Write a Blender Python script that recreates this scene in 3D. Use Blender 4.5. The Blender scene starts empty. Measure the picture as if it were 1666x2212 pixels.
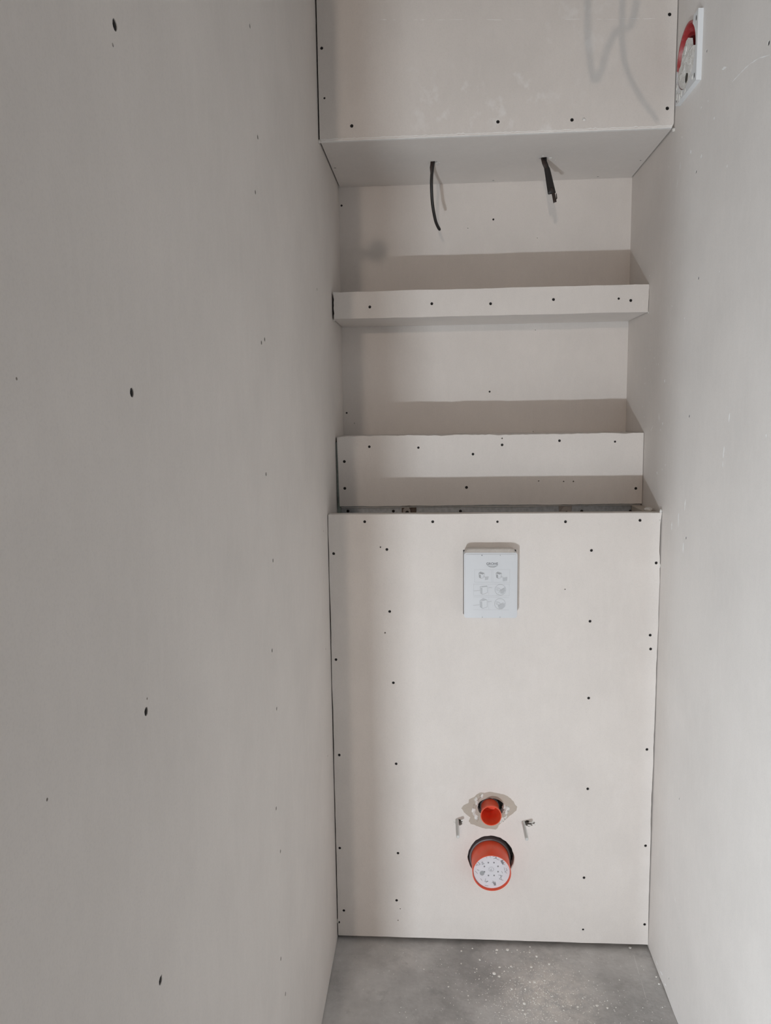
import bpy, bmesh, math, random
from mathutils import Vector, Matrix
from mathutils.geometry import delaunay_2d_cdt
random.seed(7)
scn = bpy.context.scene
COL = scn.collection

# ------------------------------------------------------------------ camera
FPX, IW, IH = 1664.0, 1666.0, 2212.0
YAW, PITCH, ROLL = 0.0662, 0.1286, -0.0142
CAM = Vector((-0.1452, 0.0, 1.4726))
_F = Vector((-math.sin(YAW)*math.cos(PITCH), math.cos(YAW)*math.cos(PITCH), -math.sin(PITCH)))
_R = Vector((math.cos(YAW), math.sin(YAW), 0))
_U = _R.cross(_F)
R2 = math.cos(ROLL)*_R + math.sin(ROLL)*_U
U2 = -math.sin(ROLL)*_R + math.cos(ROLL)*_U
cd = bpy.data.cameras.new('camera'); cam = bpy.data.objects.new('camera', cd); COL.objects.link(cam)
cd.sensor_fit = 'VERTICAL'; cd.sensor_height = 24.0; cd.lens = 24.0*FPX/IH
cd.clip_start = 0.02; cd.clip_end = 50
M = Matrix((R2, U2, -_F)).transposed().to_4x4(); M.translation = CAM
cam.matrix_world = M
scn.camera = cam

# ------------------------------------------------------------------ world, exposure, lamp settings
w = bpy.data.worlds.new('world'); scn.world = w; w.use_nodes = True
w.node_tree.nodes['Background'].inputs[0].default_value = (0.5, 0.5, 0.5, 1)
w.node_tree.nodes['Background'].inputs[1].default_value = 0.0
vs = scn.view_settings
vs.view_transform = 'Standard'; vs.look = 'None'; vs.gamma = 1.0; vs.use_curve_mapping = False
vs.exposure = 0.07
LAMP1_POS, LAMP1_W, LAMP1_COL = Vector((-0.524, -0.49, 0.18)), 24.6, (0.87, 0.94, 1.0)
LAMP3_POS, LAMP3_W, LAMP3_COL = Vector((-1.51, -1.55, 0.30)), 58.0, (0.79, 0.91, 1.0)
LAMP2_POS, LAMP2_E, LAMP2_COL = Vector((-0.507, -2.0, 2.08)), 3400.0, (1.0, 0.81, 0.67)

# ------------------------------------------------------------------ measures (metres)
HX = 0.43                       # half width of the closet
YC = 1.987                      # face of the toilet casing and of the bulkhead
YS, YA, YN = 2.171, 2.180, 2.391   # shelf face, apron face, niche back
Z_SOFFIT, Z_SHT, Z_SHB = 2.139, 1.8037, 1.7311
Z_AT, Z_AB, Z_CT, Z_CB = 1.4065, 1.2086, 1.2090, 0.0125
CEIL = 2.62
YR = 0.64                       # where the right wall ends
YE = 0.40                       # where the closet's side walls end

def on(x, y, axis, v):
    """point of the plane axis = v that shows at pixel (x, y) of the photograph"""
    d = _F + R2*((x-IW/2)/FPX) - U2*((y-IH/2)/FPX)
    return CAM + d*((v-CAM[axis])/d[axis])

# ------------------------------------------------------------------ materials
def nodes(name):
    m = bpy.data.materials.new(name); m.use_nodes = True
    nt = m.node_tree; b = nt.nodes['Principled BSDF']
    return m, nt, b
def N(nt, t, **kw):
    n = nt.nodes.new(t)
    for k, v in kw.items():
        if k in n.inputs: n.inputs[k].default_value = v
        else: setattr(n, k, v)
    return n
def mixc(nt, fac, a, b):
    n = nt.nodes.new('ShaderNodeMix'); n.data_type = 'RGBA'
    for s, v in ((n.inputs[0], fac), (n.inputs[6], a), (n.inputs[7], b)):
        if hasattr(v, 'node'): nt.links.new(v, s)
        elif isinstance(v, (int, float)): s.default_value = v
        else: s.default_value = (*v, 1)
    return n.outputs[2]
def ramp(nt, src, a, b):
    n = N(nt, 'ShaderNodeMapRange'); n.inputs[1].default_value = a; n.inputs[2].default_value = b
    nt.links.new(src, n.inputs[0]); return n.outputs[0]
def mul(nt, a, b):
    n = N(nt, 'ShaderNodeMath', operation='MULTIPLY')
    for s, v in ((n.inputs[0], a), (n.inputs[1], b)):
        if hasattr(v, 'node'): nt.links.new(v, s)
        else: s.default_value = v
    return n.outputs[0]
def noise(nt, vec, scale, detail=3, rough=.55, stretch=None):
    n = N(nt, 'ShaderNodeTexNoise', Scale=scale, Detail=detail, Roughness=rough)
    if stretch:
        mp = N(nt, 'ShaderNodeMapping'); mp.inputs['Scale'].default_value = stretch
        nt.links.new(vec, mp.inputs[0]); vec = mp.outputs[0]
    nt.links.new(vec, n.inputs['Vector']); return n.outputs[0]
def plain(name, col, rough=.5, metal=0, spec=None):
    m, nt, b = nodes(name)
    b.inputs['Base Color'].default_value = (*col, 1); b.inputs['Roughness'].default_value = rough
    b.inputs['Metallic'].default_value = metal
    if spec is not None: b.inputs['Specular IOR Level'].default_value = spec
    return m

BOARD = (0.775, 0.733, 0.698)
def board_mat(name, col=BOARD, specks=0.0, smear=0.0, smear_at=None, wavy=0.0, scratch=0.0):
    m, nt, b = nodes(name)
    geo = N(nt, 'ShaderNodeNewGeometry'); P = geo.outputs['Position']
    b.inputs['Roughness'].default_value = .82; b.inputs['Specular IOR Level'].default_value = .25
    c = mixc(nt, ramp(nt, noise(nt, P, 5.0, 4), .32, .68), [x*.965 for x in col], [x*1.03 for x in col])
    fine = noise(nt, P, 420, 2, .6)
    c = mixc(nt, mul(nt, ramp(nt, fine, .45, .75), .16), c, [x*.72 for x in col])
    fib = noise(nt, P, 60, 3, .6, (1, 1, .35))
    c = mixc(nt, mul(nt, ramp(nt, fib, .45, .75), .2), c, [x*1.10 for x in col])
    if smear:                                   # pale rubbed-on gypsum smears
        s = mul(nt, ramp(nt, noise(nt, P, 26, 3, .6, (1, 1, .8)), .55, .70), ramp(nt, noise(nt, P, 3.5, 2), .42, .62))
        if smear_at:
            d = N(nt, 'ShaderNodeVectorMath', operation='DISTANCE'); nt.links.new(P, d.inputs[0]); d.inputs[1].default_value = smear_at
            s = mul(nt, s, ramp(nt, d.outputs['Value'], .42, .10))
        c = mixc(nt, mul(nt, s, smear), c, (.90, .885, .87))
    if specks:                                  # little white knocks and chips of filler
        v = N(nt, 'ShaderNodeTexVoronoi', Scale=17.0); mp = N(nt, 'ShaderNodeMapping'); mp.inputs['Scale'].default_value = (1, 1.6, .7)
        nt.links.new(P, mp.inputs[0]); wob = N(nt, 'ShaderNodeVectorMath', operation='ADD')
        nn = N(nt, 'ShaderNodeTexNoise', Scale=90.0); nt.links.new(P, nn.inputs['Vector'])
        sc = N(nt, 'ShaderNodeVectorMath', operation='SCALE'); nt.links.new(nn.outputs['Color'], sc.inputs[0]); sc.inputs['Scale'].default_value = .02
        nt.links.new(mp.outputs[0], wob.inputs[0]); nt.links.new(sc.outputs[0], wob.inputs[1]); nt.links.new(wob.outputs[0], v.inputs['Vector'])
        s = mul(nt, ramp(nt, v.outputs['Distance'], .105, .06), ramp(nt, noise(nt, P, 4.2, 2), .54, .62))
        c = mixc(nt, mul(nt, s, specks), c, (.92, .91, .90))
    if scratch:
        s = mul(nt, ramp(nt, noise(nt, P, 30, 2, .5, (1, 3.0, .16)), .66, .74), ramp(nt, noise(nt, P, 2.6, 2), .52, .66))
        c = mixc(nt, mul(nt, s, scratch), c, (.88, .87, .85))
    nt.links.new(c, b.inputs['Base Color'])
    bp = N(nt, 'ShaderNodeBump', Strength=.10, Distance=.0006); nt.links.new(fine, bp.inputs['Height'])
    if wavy:                                    # long vertical waves of the hung boards
        b2 = N(nt, 'ShaderNodeBump', Strength=wavy, Distance=.02); nt.links.new(noise(nt, P, 5.0, 2, .4, (1, 1.6, .10)), b2.inputs['Height'])
        nt.links.new(b2.outputs[0], bp.inputs['Normal'])
    nt.links.new(bp.outputs[0], b.inputs['Normal'])
    return m
M_BOARD = board_mat('plasterboard_paper')
M_BULK = board_mat('plasterboard_rubbed', smear=.75, smear_at=(.0, YC, 2.33))
M_LEFT = board_mat('plasterboard_left', wavy=.05)
M_RIGHT = board_mat('plasterboard_knocked', scratch=.18)
M_HALL = plain('hall_plaster', (.36, .345, .335), .9)
M_GYPSUM = board_mat('raw_gypsum', (.90, .885, .865))
M_SCUFF = plain('pale_scuff', (.96, .95, .94), .9)
M_TORN = board_mat('torn_brown_paper', (.50, .445, .385))
M_SCREW = plain('black_phosphate_screw', (.014, .012, .012), .55, .3)
M_CABLE = plain('black_cable_rubber', (.017, .015, .015), .42)
M_WIRE = plain('dark_brown_wire', (.030, .018, .014), .5)
M_DARK = plain('dark_rubber', (.03, .03, .032), .7)
M_GASKET = plain('grey_rubber_collar', (.17, .15, .16), .5)
M_BROWN = plain('brown_primed_steel', (.13, .095, .075), .6, .2)
M_WHITEPL = plain('white_plastic', (.72, .73, .74), .38)

def steel_mat(name, col, rough):
    m, nt, b = nodes(name)
    geo = N(nt, 'ShaderNodeNewGeometry'); P = geo.outputs['Position']
    v = N(nt, 'ShaderNodeTexVoronoi', Scale=110.0); nt.links.new(P, v.inputs['Vector'])
    c = mixc(nt, ramp(nt, v.outputs['Distance'], .1, .8), [x*.86 for x in col], [x*1.12 for x in col])
    nt.links.new(c, b.inputs['Base Color'])
    b.inputs['Metallic'].default_value = .6; b.inputs['Roughness'].default_value = rough
    return m
M_STEEL = steel_mat('galvanised_steel', (.42, .45, .48), .42)
M_ZINC = plain('zinc_plated_rod', (.78, .79, .78), .30, .45)
M_LUG = plain('grey_cast_lug', (.34, .31, .29), .5, .3)

def pipe_mat():
    m, nt, b = nodes('orange_pipe_plastic')
    geo = N(nt, 'ShaderNodeNewGeometry')
    c = mixc(nt, ramp(nt, noise(nt, geo.outputs['Position'], 40, 3), .35, .7), (.86, .090, .034), (.76, .115, .055))
    nt.links.new(c, b.inputs['Base Color']); b.inputs['Roughness'].default_value = .34
    return m
M_PIPE = pipe_mat()
def red_mat():
    m, nt, b = nodes('red_box_plastic')
    geo = N(nt, 'ShaderNodeNewGeometry')
    c = mixc(nt, ramp(nt, noise(nt, geo.outputs['Position'], 45, 3), .5, .75), (.36, .032, .034), (.46, .20, .19))
    nt.links.new(c, b.inputs['Base Color']); b.inputs['Roughness'].default_value = .45
    return m
M_RED = red_mat()
def plaster_mat():
    m, nt, b = nodes('rough_white_plaster')
    geo = N(nt, 'ShaderNodeNewGeometry')
    n = noise(nt, geo.outputs['Position'], 120, 4, .6)
    c = mixc(nt, ramp(nt, n, .4, .7), (.70, .68, .64), (.90, .89, .87)); nt.links.new(c, b.inputs['Base Color'])
    b.inputs['Roughness'].default_value = .9
    bp = N(nt, 'ShaderNodeBump', Strength=.8, Distance=.004); nt.links.new(n, bp.inputs['Height']); nt.links.new(bp.outputs[0], b.inputs['Normal'])
    return m
M_PLASTER = plaster_mat()
M_PRINT = plain('grey_print', (.36, .375, .39), .5)
M_PRINTD = plain('dark_grey_print', (.21, .22, .235), .5)
M_PRINTL = plain('pale_grey_print', (.50, .52, .545), .45)
M_BOXPL = plain('milky_white_plastic', (.70, .725, .755), .25)
M_CAPPL = plain('white_cap_plastic', (.72, .72, .76), .4)
M_SCRIB = plain('grey_scribble', (.26, .26, .28), .7)
M_CRUMB = plain('plaster_crumb_white', (.85, .83, .79), .9)

def floor_mat():
    m, nt, b = nodes('grey_screed')
    geo = N(nt, 'ShaderNodeNewGeometry'); P = geo.outputs['Position']
    c = mixc(nt, ramp(nt, noise(nt, P, 4.5, 6, .62), .33, .68), (.37, .362, .355), (.65, .64, .63))
    c = mixc(nt, mul(nt, ramp(nt, noise(nt, P, 38, 4, .7), .52, .75), .35), c, (.68, .67, .66))
    c = mixc(nt, mul(nt, ramp(nt, noise(nt, P, 16, 5, .7), .56, .68), .28), c, (.22, .217, .217))
    def patch(cx, cy, r0, r1, amt, col, sx=1.0):
        nonlocal c
        mp = N(nt, 'ShaderNodeVectorMath', operation='SUBTRACT'); nt.links.new(P, mp.inputs[0]); mp.inputs[1].default_value = (cx, cy, 0)
        ms = N(nt, 'ShaderNodeVectorMath', operation='MULTIPLY'); nt.links.new(mp.outputs[0], ms.inputs[0]); ms.inputs[1].default_value = (sx, 1, 0)
        ln = N(nt, 'ShaderNodeVectorMath', operation='LENGTH'); nt.links.new(ms.outputs[0], ln.inputs[0])
        s = mul(nt, ramp(nt, ln.outputs['Value'], r1, r0), ramp(nt, noise(nt, P, 24, 6, .75), .36, .66))
        c = mixc(nt, mul(nt, s, amt), c, col)
    patch(.135, 1.80, .03, .20, .95, (.84, .79, .74), 1.3)
    patch(.04, 1.60, .05, .26, .45, (.72, .70, .68))
    patch(-.25, 1.93, .01, .10, .60, (.72, .69, .66), .7)
    patch(-.41, 1.60, .01, .12, .7, (.72, .70, .68), 1.0)
    patch(.20, 1.955, .01, .06, .45, (.72, .70, .68), .3)
    nt.links.new(c, b.inputs['Base Color']); b.inputs['Roughness'].default_value = .72
    bp = N(nt, 'ShaderNodeBump', Strength=.25, Distance=.004); nt.links.new(noise(nt, P, 60, 4), bp.inputs['Height']); nt.links.new(bp.outputs[0], b.inputs['Normal'])
    return m
M_FLOOR = floor_mat()

# ------------------------------------------------------------------ mesh helpers
def link(name, me, mat, parent=None, loc=(0, 0, 0)):
    o = bpy.data.objects.new(name, me); COL.objects.link(o); o.location = loc
    if mat is not None and not me.materials: me.materials.append(mat)
    if parent is not None: o.parent = parent
    return o
def wpos(o):
    v = Vector(o.location)
    while o.parent: o = o.parent; v = v + Vector(o.location)
    return v
def put(name, me, mat, parent=None):
    """mesh is in world coordinates; move it into the parent's frame"""
    if parent is not None: me.transform(Matrix.Translation(-wpos(parent)))
    return link(name, me, mat, parent)
def thing(name, label, cat, loc, group=None):
    o = bpy.data.objects.new(name, None); COL.objects.link(o); o.location = loc; o.empty_display_size = .05
    tag(o, label, cat, group); return o
def tag(o, label, cat, group=None):
    o['label'] = label; o['category'] = cat
    if group: o['group'] = group
    return o
def struct(o): o['kind'] = 'structure'; return o
def mesh_of(bm, name='mesh', smooth=False):
    bmesh.ops.recalc_face_normals(bm, faces=bm.faces)
    me = bpy.data.meshes.new(name); bm.to_mesh(me); bm.free()
    if smooth:
        for p in me.polygons: p.use_smooth = True
    return me
FRONT = (Vector((1, 0, 0)), Vector((0, 0, 1)), Vector((0, -1, 0)))
RIGHTF = (Vector((0, 1, 0)), Vector((0, 0, 1)), Vector((1, 0, 0)))    # faces +x (left wall)
LEFTF = (Vector((0, -1, 0)), Vector((0, 0, 1)), Vector((-1, 0, 0)))   # faces -x (right wall)
DOWN = (Vector((1, 0, 0)), Vector((0, -1, 0)), Vector((0, 0, -1)))
UP = (Vector((1, 0, 0)), Vector((0, 1, 0)), Vector((0, 0, 1)))
def frame_matrix(fr, o):
    u, v, n = fr
    m = Matrix((u, v, n)).transposed().to_4x4(); m.translation = o; return m
def plate(outline, holes, t, fr, d):
    """flat board: outline and holes in world points of its face plane, thickness t behind the face. d = distance of the plane along n"""
    u, v, n = fr
    co, ed = [], []
    for loop in [outline] + list(holes):
        k = len(co); co += [Vector((q[0], q[1])) for q in loop]
        ed += [(k+i, k+(i+1) % len(loop)) for i in range(len(loop))]
    V, _, T = delaunay_2d_cdt(co, ed, [], 1, 1e-7)[:3]
    boxes = [(min(q[0] for q in h), max(q[0] for q in h), min(q[1] for q in h), max(q[1] for q in h), h) for h in holes]
    def pip(x, y, h):
        c = False
        for i in range(len(h)):
            (xa, ya), (xb, yb) = h[i-1], h[i]
            if (ya > y) != (yb > y) and x < (xb-xa)*(y-ya)/(yb-ya)+xa: c = not c
        return c
    def keep(f):
        x = sum(V[i].x for i in f)/len(f); y = sum(V[i].y for i in f)/len(f)
        return pip(x, y, outline) and not any(b[0] <= x <= b[1] and b[2] <= y <= b[3] and pip(x, y, b[4]) for b in boxes)
    bm = bmesh.new(); M_ = frame_matrix(fr, Vector())
    top = [bm.verts.new(M_ @ Vector((p.x, p.y, d))) for p in V]; bot = [bm.verts.new(M_ @ Vector((p.x, p.y, d-t))) for p in V]
    cnt = {}; seen = set()
    for f in T:
        f = list(f); key = tuple(sorted(set(f)))
        if len(key) < 3 or key in seen or not keep(f): continue
        seen.add(key)
        if (V[f[1]]-V[f[0]]).cross(V[f[2]]-V[f[0]]) < 0: f.reverse()
        bm.faces.new([top[i] for i in f]); bm.faces.new([bot[i] for i in reversed(f)])
        for i in range(len(f)):
            e = (f[i], f[(i+1) % len(f)]); cnt[e] = cnt.get(e, 0)+1
    for (i, j) in cnt:
        if (j, i) not in cnt and (j, i) not in seen: bm.faces.new((top[j], top[i], bot[i], bot[j])); seen.add((i, j))
    for v in [v for v in bm.verts if not v.link_faces]: bm.verts.remove(v)
    me = bpy.data.meshes.new('plate'); bm.to_mesh(me); bm.free()
    return me
def uv(fr, P): return (fr[0].dot(P), fr[1].dot(P))
def rect(x0, x1, y0, y1): return [(x0, y0), (x1, y0), (x1, y1), (x0, y1)]
def ring(c, r, n=12, ry=None, jit=0.0, ph=0.0):
    ry = ry or r
    return [(c[0]+math.cos(ph+2*math.pi*i/n)*r*(1+random.uniform(-jit, jit)), c[1]+math.sin(ph+2*math.pi*i/n)*ry*(1+random.uniform(-jit, jit))) for i in range(n)]
def rough_line(p, q, n, amp):
    """points from p to q (q left out), wandering a little off the line"""
    out = []; dx, dy = q[0]-p[0], q[1]-p[1]; L = math.hypot(dx, dy); nx, ny = -dy/L, dx/L; wv = 0
    for i in range(n):
        k = i/n; wv = .75*wv + random.uniform(-amp, amp)
        a = 0 if i == 0 else wv
        out.append((p[0]+dx*k+nx*a, p[1]+dy*k+ny*a))
    return out
def screw_mesh():
    bm = bmesh.new(); n = 12
    o = [bm.verts.new((math.cos(2*math.pi*i/n), math.sin(2*math.pi*i/n), 0)) for i in range(n)]
    i_ = [bm.verts.new((math.cos(2*math.pi*i/n)*(.62 if i % 3 == 0 else .28), math.sin(2*math.pi*i/n)*(.62 if i % 3 == 0 else .28), -.15)) for i in range(n)]
    c = [bm.verts.new((math.cos(2*math.pi*i/n)*(.55 if i % 3 == 0 else .2), math.sin(2*math.pi*i/n)*(.55 if i % 3 == 0 else .2), -.6)) for i in range(n)]
    for k in range(n):
        j = (k+1) % n
        bm.faces.new((o[k], o[j], i_[j], i_[k])); bm.faces.new((i_[k], i_[j], c[j], c[k]))
    bm.faces.new(c)
    me = bpy.data.meshes.new('screw'); bm.to_mesh(me); bm.free(); me.materials.append(M_SCREW); return me
SCREW = screw_mesh()
def screws(parent, fr, axis, v, pts, r, sink=.0009):
    """black screw heads seated in the holes of a board; pts are photograph pixels"""
    base = wpos(parent)
    for q in pts:
        rr = q[2] if len(q) > 2 else r
        P = on(q[0], q[1], axis, v) - fr[2]*sink
        o = bpy.data.objects.new('screw', SCREW); COL.objects.link(o); o.parent = parent
        o.location = P - base
        o.rotation_euler = (frame_matrix(fr, Vector()) @ Matrix.Rotation(random.uniform(0, 1.5), 4, 'Z')).to_euler()
        o.scale = (rr, rr, rr)
def holes_at(fr, axis, v, pts, r, n=12):
    return [ring(uv(fr, on(q[0], q[1], axis, v)), q[2] if len(q) > 2 else r, n, jit=.04, ph=.2) for q in pts]
def box_bm(bm, a, b):
    vs_ = [bm.verts.new((x, y, z)) for x in (a[0], b[0]) for y in (a[1], b[1]) for z in (a[2], b[2])]
    for f in ((0, 1, 3, 2), (4, 6, 7, 5), (0, 4, 5, 1), (2, 3, 7, 6), (0, 2, 6, 4), (1, 5, 7, 3)): bm.faces.new([vs_[i] for i in f])
    return vs_
def box(a, b, bevel=0, seg=2):
    bm = bmesh.new(); box_bm(bm, a, b)
    if bevel: bmesh.ops.bevel(bm, geom=bm.edges[:], offset=bevel, segments=seg, affect='EDGES', profile=.5)
    return mesh_of(bm)
def lathe(prof, axis_o, fr, n=48, caps=False, smooth=True):
    """prof = (radius, height along n)"""
    bm = bmesh.new(); M_ = frame_matrix(fr, axis_o); rings = []
    for r, h in prof:
        rings.append([bm.verts.new(M_ @ Vector((math.cos(2*math.pi*i/n)*r, math.sin(2*math.pi*i/n)*r, h))) for i in range(n)])
    for a, b in zip(rings, rings[1:]):
        for i in range(n): bm.faces.new((a[i], a[(i+1) % n], b[(i+1) % n], b[i]))
    if caps:
        bm.faces.new(rings[0]); bm.faces.new(rings[-1])
    me = mesh_of(bm)
    if smooth:
        for p in me.polygons: p.use_smooth = len(p.vertices) == 4
        try: me.set_sharp_from_angle(angle=math.radians(35))
        except Exception: pass
    return me
def sweep(pts, ru, rv, n=12, ref=Vector((1, 0, 0)), smooth=True):
    bm = bmesh.new(); rings = []
    for i, P in enumerate(pts):
        a = pts[max(0, i-1)]; b = pts[min(len(pts)-1, i+1)]; t = (b-a).normalized()
        v = t.cross(ref).normalized(); u = v.cross(t).normalized()
        ra = ru[i] if isinstance(ru, (list, tuple)) else ru; rb = rv[i] if isinstance(rv, (list, tuple)) else rv
        rings.append([bm.verts.new(P+u*math.cos(2*math.pi*k/n)*ra+v*math.sin(2*math.pi*k/n)*rb) for k in range(n)])
    for a, b in zip(rings, rings[1:]):
        for i in range(n): bm.faces.new((a[i], a[(i+1) % n], b[(i+1) % n], b[i]))
    bm.faces.new(rings[0]); bm.faces.new(rings[-1])
    me = mesh_of(bm)
    for p in me.polygons: p.use_smooth = smooth and len(p.vertices) == 4
    return me
def spline(P, m=8):
    out = []; Q = [P[0]*2-P[1]] + list(P) + [P[-1]*2-P[-2]]
    for i in range(1, len(Q)-2):
        a, b, c, d = Q[i-1:i+3]
        for k in range(m):
            t = k/m
            out.append(.5*((2*b)+(c-a)*t+(2*a-5*b+4*c-d)*t*t+(3*b-a-3*c+d)*t**3))
    out.append(P[-1].copy()); return out
def lump(c, r, squash=(1, 1, 1), sub=2, jit=.18, seed=0):
    rnd = random.Random(seed); bm = bmesh.new(); bmesh.ops.create_icosphere(bm, subdivisions=sub, radius=1)
    for v in bm.verts:
        k = 1+rnd.uniform(-jit, jit); v.co = Vector((v.co.x*squash[0], v.co.y*squash[1], v.co.z*squash[2]))*(r*k) + Vector(c)
    return mesh_of(bm, smooth=True)

# ------------------------------------------------------------------ the setting
# floor of the closet and of the hall in front of it
struct(link('floor', box((-2.1, -3.6, -.08), (1.9, 2.5, 0)), M_FLOOR))
struct(link('ceiling', box((-2.1, -3.6, CEIL), (1.9, 2.5, CEIL+.08)), plain('bare_concrete_ceiling', (.30, .29, .28), .9)))

L_BIG = [(248, 54, .0052), (285, 848, .0046), (316, 1537, .0046), (347, 2118, .0046)]
L_SMALL = [(540, 56), (557, 296), (552, 415), (565, 740), (572, 733), (575, 1024), (590, 1211), (588, 1405), (598, 1531), (597, 1746),
           (606, 1839), (607, 2071), (617, 2147), (685, 625), (699, 1147, .0026), (704, 1402, .0026), (708, 1633, .0022)]
L_TINY = [(244, 97, .0018), (36, 818, .0012), (102, 1727, .0014), (318, 1509, .0013), (349, 2108, .0014)]
lw_out = rough_line((YE, .003), (YN+.06, .003), 60, .0012) + [(YN+.06, .003), (YN+.06, CEIL), (YE, CEIL)]
me = plate(lw_out, holes_at(RIGHTF, 0, -HX, L_BIG+L_SMALL, .0036)+holes_at(RIGHTF, 0, -HX, L_TINY, .0015), .0125, RIGHTF, -HX)
wall_left = struct(put('wall_left', me, M_LEFT))
screws(wall_left, RIGHTF, 0, -HX, L_BIG+L_SMALL, .0036)
put('stud_core', box((-HX-.10, YE, .0), (-HX-.0126, YN+.06, CEIL)), M_HALL, wall_left)

R_SCR = [(1661, 93, .0042), (1504, 371), (1509, 601), (1489, 899), (1482, 1162), (1467, 1725, .0028), (1445, 2113, .003), (1357, 757, .003), (1527, 110), (1446, 1911, .002)]
R_TINY = [(1465, 1466, .0016), (1467, 2003, .002)]
FAN_C = Vector((HX, 1.882, 2.2525))
rw_out = rough_line((-(YN+.06), .004), (-YR, .004), 60, .0018) + [(-YR, .004), (-YR, CEIL), (-(YN+.06), CEIL)]
me = plate(rw_out, holes_at(LEFTF, 0, HX, R_SCR, .0036)+holes_at(LEFTF, 0, HX, R_TINY, .0016)+[ring(uv(LEFTF, FAN_C), 0.0712, 40)], .0125, LEFTF, -HX)
wall_right = struct(put('wall_right', me, M_RIGHT))
screws(wall_right, LEFTF, 0, HX, R_SCR, .0036)
put('stud_core', plate([(-(YN+.06), 0), (-YR, 0), (-YR, CEIL), (-(YN+.06), CEIL)], [ring(uv(LEFTF, FAN_C), 0.0712, 40)], .0870, LEFTF, -HX-.0128), M_HALL, wall_right)

N_SCR = [(738, 444), (1066, 474, .0030), (1058, 846, .0030), (749, 892, .0030)]
N_TINY = [(766, 914, .0014), (1161, 514, .0012), (1157, 713, .0012), (1011, 493, .0012), (1152, 932, .0012)]
me = plate(rect(-HX, HX, 0.02, CEIL), holes_at(FRONT, 1, YN, N_SCR, .0032)+holes_at(FRONT, 1, YN, N_TINY, .0013), .0125, FRONT, -YN)
wall_back = struct(put('wall_back', me, M_BOARD))
screws(wall_back, FRONT, 1, YN, N_SCR, .0032)
put('stud_core', box((-HX, YN+.0126, 0), (HX, YN+.06, CEIL)), M_HALL, wall_back)

# pale knocks and scratches on the right wall, and chalk dashes on the bulkhead
def marks(name, items, axis, v, fr, conv, parent, seed):
    rnd = random.Random(seed); bm = bmesh.new(); off = fr[2]*.0003
    for it in items:
        a_ = conv(it[0]); b_ = conv(it[1]) if len(it) > 2 else a_; w_ = it[-1]
        P = on(a_[0], a_[1], axis, v)+off; Q = on(b_[0], b_[1], axis, v)+off; d_ = Q-P
        if d_.length < .001: d_ = (fr[1]*rnd.uniform(.6, 1)+fr[0]*rnd.uniform(-.6, .6)).normalized()*w_*rnd.uniform(.6, 1.6); P = P-d_/2
        t_ = d_.normalized(); n_ = fr[2].cross(t_); m = 5; up, dn = [], []
        for i in range(m+1):
            k = i/m; e = w_*.5*math.sin(math.pi*min(max(k, .08), .92))*rnd.uniform(.5, 1.2)
            c_ = P+d_*k+n_*w_*rnd.uniform(-.15, .15); up.append(bm.verts.new(c_+n_*e)); dn.append(bm.verts.new(c_-n_*e))
        for i in range(m): bm.faces.new((dn[i], dn[i+1], up[i+1], up[i]))
    me = bpy.data.meshes.new(name); bm.to_mesh(me); bm.free()
    o = put(name, me, M_SCUFF, parent); o['kind'] = 'stuff'; return o
rw = lambda q: (1380+q[0]/2.213, 200+q[1]/2.212)
items = [(q, .004) for q in ((332, 40), (300, 72), (208, 213), (183, 280), (145, 355), (424, 352), (162, 815), (150, 808), (387, 855), (220, 1078), (75, 1268), (86, 1298), (95, 1298), (30, 1318), (50, 1480), (18, 1500), (28, 1550), (105, 1612), (610, 1640), (128, 1780), (113, 1800), (55, 1230), (30, 1390), (160, 1020), (52, 875))]
items += [(q, .007) for q in ((362, 122), (250, 283), (300, 304), (125, 1378), (115, 1582), (88, 1818))]
items += [((200, 330), (198, 375), .0025), ((190, 400), (182, 458), .002), ((97, 1530), (100, 1575), .004), ((70, 1588), (58, 1618), .003), ((437, 1530), (432, 1575), .005), ((410, 1690), (404, 1745), .006), ((225, 1940), (220, 2000), .006), ((192, 2010), (190, 2075), .007), ((160, 2050), (158, 2090), .008), ((215, 2150), (213, 2200), .008), ((404, 1760), (402, 1790), .003)]
marks('scuff_marks', items, 0, HX, LEFTF, rw, wall_right, 4)
idn = lambda q: q
marks('scratch', [((1582, 178), (1600, 158), .002), ((1600, 158), (1618, 140), .003), ((1618, 140), (1640, 126), .002), ((1640, 126), (1664, 118), .002), ((1560, 150), (1570, 144), .006)], 0, HX, LEFTF, idn, wall_right, 5)
marks('plaster_flecks', [((1458, 1935), (1460, 1950), .003), ((1427, 2098), (1432, 2106), .006), ((1418, 2075), (1421, 2085), .005), ((1436, 2125), (1440, 2130), .004)], 0, HX, LEFTF, idn, wall_right, 6)

# hall behind the camera
struct(link('wall_hall_left', box((-2.1, -3.6, 0), (-2.0, YE, CEIL)), M_HALL))
struct(link('wall_hall_right', box((1.8, -3.6, 0), (1.9, YR, CEIL)), M_HALL))
struct(link('wall_hall_rear', box((-2.0, -3.6, 0), (1.8, -3.5, CEIL)), M_HALL))
struct(link('wall_hall_front_left', box((-2.0, YE, 0), (-HX-.101, YE+.1, CEIL)), M_HALL))
struct(link('wall_hall_front_right', box((HX+.101, YR, 0), (1.9, YR+.1, CEIL)), M_HALL))

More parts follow.
